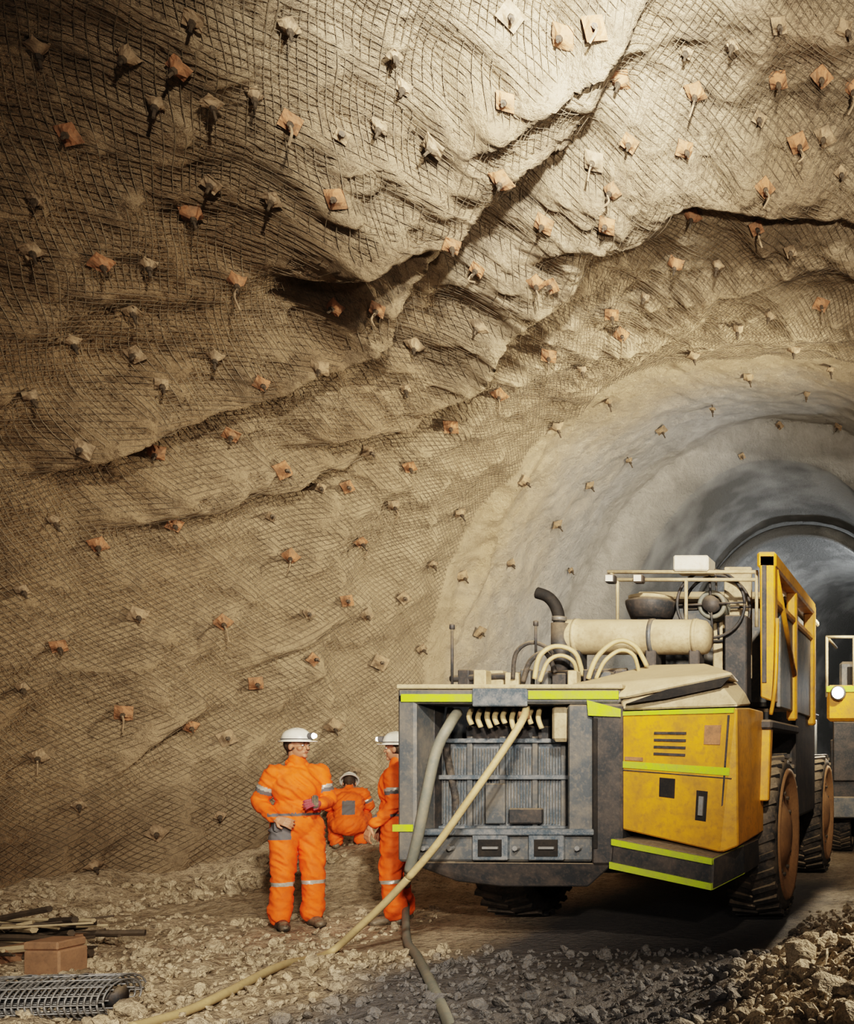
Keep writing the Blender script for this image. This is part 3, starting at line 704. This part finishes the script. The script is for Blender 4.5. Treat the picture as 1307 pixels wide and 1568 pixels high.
def worker(name,loc,yaw,hyaw,armR,armL,legsp=.12,pitch=0,squat=False,sc=1.04):
    e=empty(name,(loc[0],loc[1],G(*loc)-.01),yaw,False); e.scale=(sc,sc,sc)
    SHX=.178
    if not squat:
        SH=Vector((0,0,1.43)); headp=Vector((0,-.015,1.675)); neck=(0,-.005,1.55)
        body=[('e',(0,0,.97),(.18,.145,.16)),('e',(0,0,1.10),(.18,.15,.14)),('e',(0,-.01,1.30),(.195,.15,.2)),('c',(-.13,0,1.425),.08,(.13,0,1.425),.08),('c',(0,0,1.42),.075,neck,.062)]
        legs=[((s*.1,0,.92),(s*legsp,-.045,.50),(s*(legsp+.01),.01,.13)) for s in(-1,1)]
    else:
        SH=Vector((0,-.26,.80)); headp=Vector((0,-.44,.94)); neck=(0,-.36,.86)
        body=[('e',(0,.02,.36),(.19,.17,.16)),('e',(0,-.04,.50),(.18,.15,.15)),('e',(0,-.14,.64),(.2,.16,.19),(.55,0,0)),('c',(-.13,-.25,.79),.08,(.13,-.25,.79),.08),('c',(0,-.25,.79),.075,neck,.062)]
        legs=[((s*.11,.0,.34),(s*.2,-.42,.46),(s*.16,-.16,.12)) for s in(-1,1)]
    for (hip,k,a) in legs:
        body+= [('c',hip,.115,k,.086),('c',k,.084,a,.080),('c',(a[0],a[1],a[2]+.07),.088,a,.088)]
    arms=[]
    for s,(el,wr) in((-1,armR),(1,armL)):
        sh=SH+Vector((s*SHX,0,0)); arms.append((sh,Vector(el))); body+= [('c',sh,.075,el,.058),('c',el,.056,wr,.046),('e',wr,(.048,.048,.042))]
    def asg(c):
        x,y,z=c
        if not squat:
            if abs(x)<.26 and 1.035<z<1.065 and abs(y)<.22: return 2
            if z<.9 and .40<z<.44: return 1
            if x<-.08 and .82<z<.98 and y<.02: return 2
        else:
            if y>-.08 and .5<z<.70 and abs(x)<.08: return 2
        for sh,E in arms:
            t_=(c-sh).dot(E-sh)/(E-sh).length_squared
            if abs((c-sh-(E-sh)*t_).length)<.09 and .45<t_<.68 and abs(x)>.17: return 1 if t_<.56 else 2
        return 0
    blob('coverall_body',body,.012,['orange','silver','greycl'],e,4,fold=.017,assign=asg)
    for i,s in enumerate((-1,1)):
        a=legs[i][2][0]; y0=legs[i][2][1]-.01; blob(f'boot_{i}',[('c',(a,y0+.02,.2),.06,(a,y0+.02,.07),.056),('e',(a,y0+.03,.045),(.052,.07,.05)),('c',(a,y0,.055),.05,(a+s*.01,y0-.14,.045),.047),('e',(a+s*.012,y0-.17,.035),(.05,.06,.04))],.009,['boot'],e,3)
    Hm=Matrix.Translation(headp)@Matrix.Rotation(hyaw,4,'Z')@Matrix.Rotation(pitch,4,'X')
    hd=[('e',(0,.012,.03),(.076,.096,.09)),('e',(0,-.018,-.045),(.058,.072,.068)),('c',(0,-.088,.012),.010,(0,-.108,-.022),.0135),('e',(-.079,.005,-.008),(.011,.02,.031)),('e',(.079,.005,-.008),(.011,.02,.031)),
        ('c',(-.035,-.078,.028),.013,(.035,-.078,.028),.013),('c',(-.014,-.084,-.056),.011,(.014,-.084,-.056),.011),('e',(0,-.076,-.09),(.024,.02,.02)),('e',(-.042,-.06,-.02),(.022,.024,.024)),('e',(.042,-.06,-.02),(.022,.024,.024)),
        ('c',(0,.02,-.05),.056,(0,.02,-.14),.058)]
    blob('head',hd,.0055,['skin'],e,2,Hm)
    blob('hair_back',[('e',(0,.03,.02),(.082,.094,.09)),('c',(0,.07,-.02),.04,(0,.065,-.06),.035)],.008,['hair'],e,2,Hm)
    for i,s in enumerate((-1,1)):
        blob(f'eye_{i}',[('e',(s*.031,-.083,.008),(.013,.010,.009))],.002,['eye'],e,0,Hm); blob(f'iris_{i}',[('e',(s*.031,-.0925,.008),(.0055,.003,.0055))],.0015,['iris'],e,0,Hm)
        blob(f'brow_{i}',[('c',(s*.018,-.094,.028),.004,(s*.045,-.085,.03),.003)],.002,['hair'],e,0,Hm)
    blob('mouth',[('c',(-.02,-.0935,-.055),.0035,(.02,-.0935,-.055),.0035)],.0015,['lips'],e,0,Hm)
    V=[];Fc=[];nn=40
    prof=[(1.18,.0),(1.16,-.006),(1.0,-.004),(1.0,.015),(.97,.045),(.88,.078),(.7,.104),(.45,.12),(.2,.127),(.0,.128)]
    for k in range(nn):
        a=2*math.pi*k/nn
        for j,(r,z) in enumerate(prof):
            f=1+ (.16*max(0,-math.sin(a))**2 if j<2 else 0)
            ridge=.006 if abs(math.cos(a))<.2 and j>3 else 0
            V.append(Hm@Vector((math.cos(a)*r*.108*f,.008+math.sin(a)*r*.132*f,.047+z*.92+ridge)))
    m=len(prof)
    for k in range(nn):
        for j in range(m-1):
            a=k*m+j;b=((k+1)%nn)*m+j; Fc.append((a,b,b+1,a+1))
    ho=mk('helmet',V,Fc,'helmet',e,True)
    sm=ho.modifiers.new('s','SOLIDIFY'); sm.thickness=.004
    V,Fc=sweepdata([Hm@Vector((math.cos(a)*.111,.008+math.sin(a)*.136,.066)) for a in np.linspace(0,2*math.pi,41)],.005,6,0); mk('helmet_band',V,Fc,'greycl',e,True)
    V,Fc=sweepdata([Hm@Vector((0,-.12,.095)),Hm@Vector((0,-.165,.095))],.028,16,0); mk('cap_lamp',V,Fc,'greycl',e)
    V,Fc=sweepdata([Hm@Vector((0,-.164,.095)),Hm@Vector((0,-.170,.095)),Hm@Vector((0,-.185,.095))],(.028,.018),16,0); mk('cap_lamp_glass',V,Fc,'lamp' if not squat else 'lampoff',e)
    N=Vector(neck)-Vector((0,0,.03))
    blob('collar',[('c',N+Vector((-.05,.025,0)),.042,N+Vector((.05,.025,0)),.042),('c',N+Vector((-.06,-.025,-.02)),.034,N+Vector((.06,-.025,-.02)),.034)],.009,['orange'],e,3)
    if not squat:
        box_local('belt_battery',(.13,.13,1.03),(.05,.03,.07),'boot',e); box_local('belt_pouch',(-.17,-.07,.97),(.035,.05,.07),'greycl',e)
    return e
w1=worker('mine_worker',(-6.12,9.23),math.radians(48),math.radians(34),((-.27,.10,1.17),(-.22,-.10,1.03)),((.245,-.04,1.16),(.13,-.22,1.14)))
hand('hand_right',(-.2,-.13,1.02),(.55,-.55,-.25),(.4,.6,-.3),1,.45,w1)
hand('hand_left',(.11,-.25,1.15),(-.6,-.5,.1),(-.4,.5,-.4),-1,.6,w1,'glove')
box_local('handheld_radio',(.06,-.31,1.17),(.025,.02,.06),'boot',w1)
w2=worker('mine_worker',(-5.35,9.6),math.radians(-75),math.radians(-8),((-.22,-.02,1.15),(-.2,-.14,.96)),((.22,.02,1.15),(.22,-.14,.98)))
hand('hand_right',(-.198,-.18,.93),(.05,-.35,-.9),(.6,.4,-.2),1,.35,w2)
hand('hand_left',(.218,-.18,.95),(-.05,-.35,-.9),(-.6,.4,-.2),-1,.35,w2)
w3=worker('mine_worker',(-7.80,12.8),math.radians(-150),0,((-.26,-.32,.60),(-.16,-.5,.52)),((.26,-.32,.60),(.16,-.5,.52)),pitch=math.radians(40),squat=True,sc=.92)
hand('hand_right',(-.15,-.53,.51),(.3,-.7,-.5),(.6,.2,-.5),1,.5,w3)
hand('hand_left',(.15,-.53,.51),(-.3,-.7,-.5),(-.6,.2,-.5),-1,.5,w3)
print('people',time.time()-T0)

# ---------- LIGHTS ----------
def spot(name,loc,aim,e,ang,blend,col,r=.15):
    l=bpy.data.lights.new(name,'SPOT'); l.energy=e; l.spot_size=math.radians(ang); l.spot_blend=blend; l.color=col; l.shadow_soft_size=r
    o=bpy.data.objects.new(name,l); o.location=loc; o.rotation_euler=(Vector(aim)-Vector(loc)).to_track_quat('-Z','Y').to_euler(); link(o)
def point(name,loc,e,col,r=.2):
    l=bpy.data.lights.new(name,'POINT'); l.energy=e;l.color=col;l.shadow_soft_size=r
    o=bpy.data.objects.new(name,l); o.location=loc; link(o)
spot('ceiling_floodlight',(-.6,3.4,5.8),(-2.9,7.2,7.6),7500,44,1,(1,.96,.88),.10)
spot('roof_fill_light',(.8,2.0,3.6),(-1.4,9.5,6.8),2900,56,1,(1,.89,.75),.12)  # added fill to brighten the right-hand ceiling, no lamp there
spot('wall_floodlight',(.6,.6,6.0),(-3.9,10.6,4.6),6600,62,1,(1,.88,.72),.14)
spot('low_wall_fill_light',(1.0,-1.0,3.4),(-6.6,10.8,1.6),3000,44,1,(1,.88,.74),.14)  # added spill light for the lower left wall, no real fixture
spot('mid_tunnel_fill_light',(.6,13.2,5.0),(-6.0,15.0,4.6),3300,130,1,(1,.87,.68),.2)  # invented off-frame source that lifts the middle of the tunnel
spot('portal_fill_light',(.2,17.6,2.6),(-5.8,18.6,3.0),4300,115,1,(.95,.97,1),.2)  # added cool light hidden behind the rig, imitates glowing haze at the portal
point('drive_fill_light',(-1.2,26,4.8),520,(.97,.99,1))  # added out-of-view light so the inner tunnel is not black
spot('truck_headlight_beam',(-1.6,15.7,2.66),(-.9,5,.3),1100,50,.8,(1,.88,.7),.08)
spot('floor_fill_light',(3.2,9.5,4.2),(-.6,6.2,0),2600,36,.7,(1,.88,.72),.1)  # extra light put in for the bright rubble at right, source unknown
spot('left_floor_fill_light',(-1.0,1.0,4.6),(-5.6,7.2,0),1500,42,.8,(1,.88,.74),.1)  # extra light put in for the rubble at left, source unknown
spot('rig_fill_light',(-1.5,-2.5,3.2),(-3.4,8.5,1.2),520,40,1,(1,.93,.86),.3)  # camera-side fill added for the rear face of the rig
W=bpy.data.worlds.new('World'); scene.world=W; W.use_nodes=True; W.node_tree.nodes['Background'].inputs[0].default_value=(.8,.86,1,1); W.node_tree.nodes['Background'].inputs[1].default_value=.12
# ---------- CAMERA ----------
cd=bpy.data.cameras.new('camera'); cd.sensor_fit='VERTICAL'; cd.sensor_height=36; cd.sensor_width=30; cd.lens=36*FL/1920
cd.shift_x=(800-PX)/1920; cd.shift_y=(PY-960)/1920
co=bpy.data.objects.new('camera',cd); co.location=(0,0,CZ); co.rotation_euler=(math.pi/2,0,0); link(co); scene.camera=co
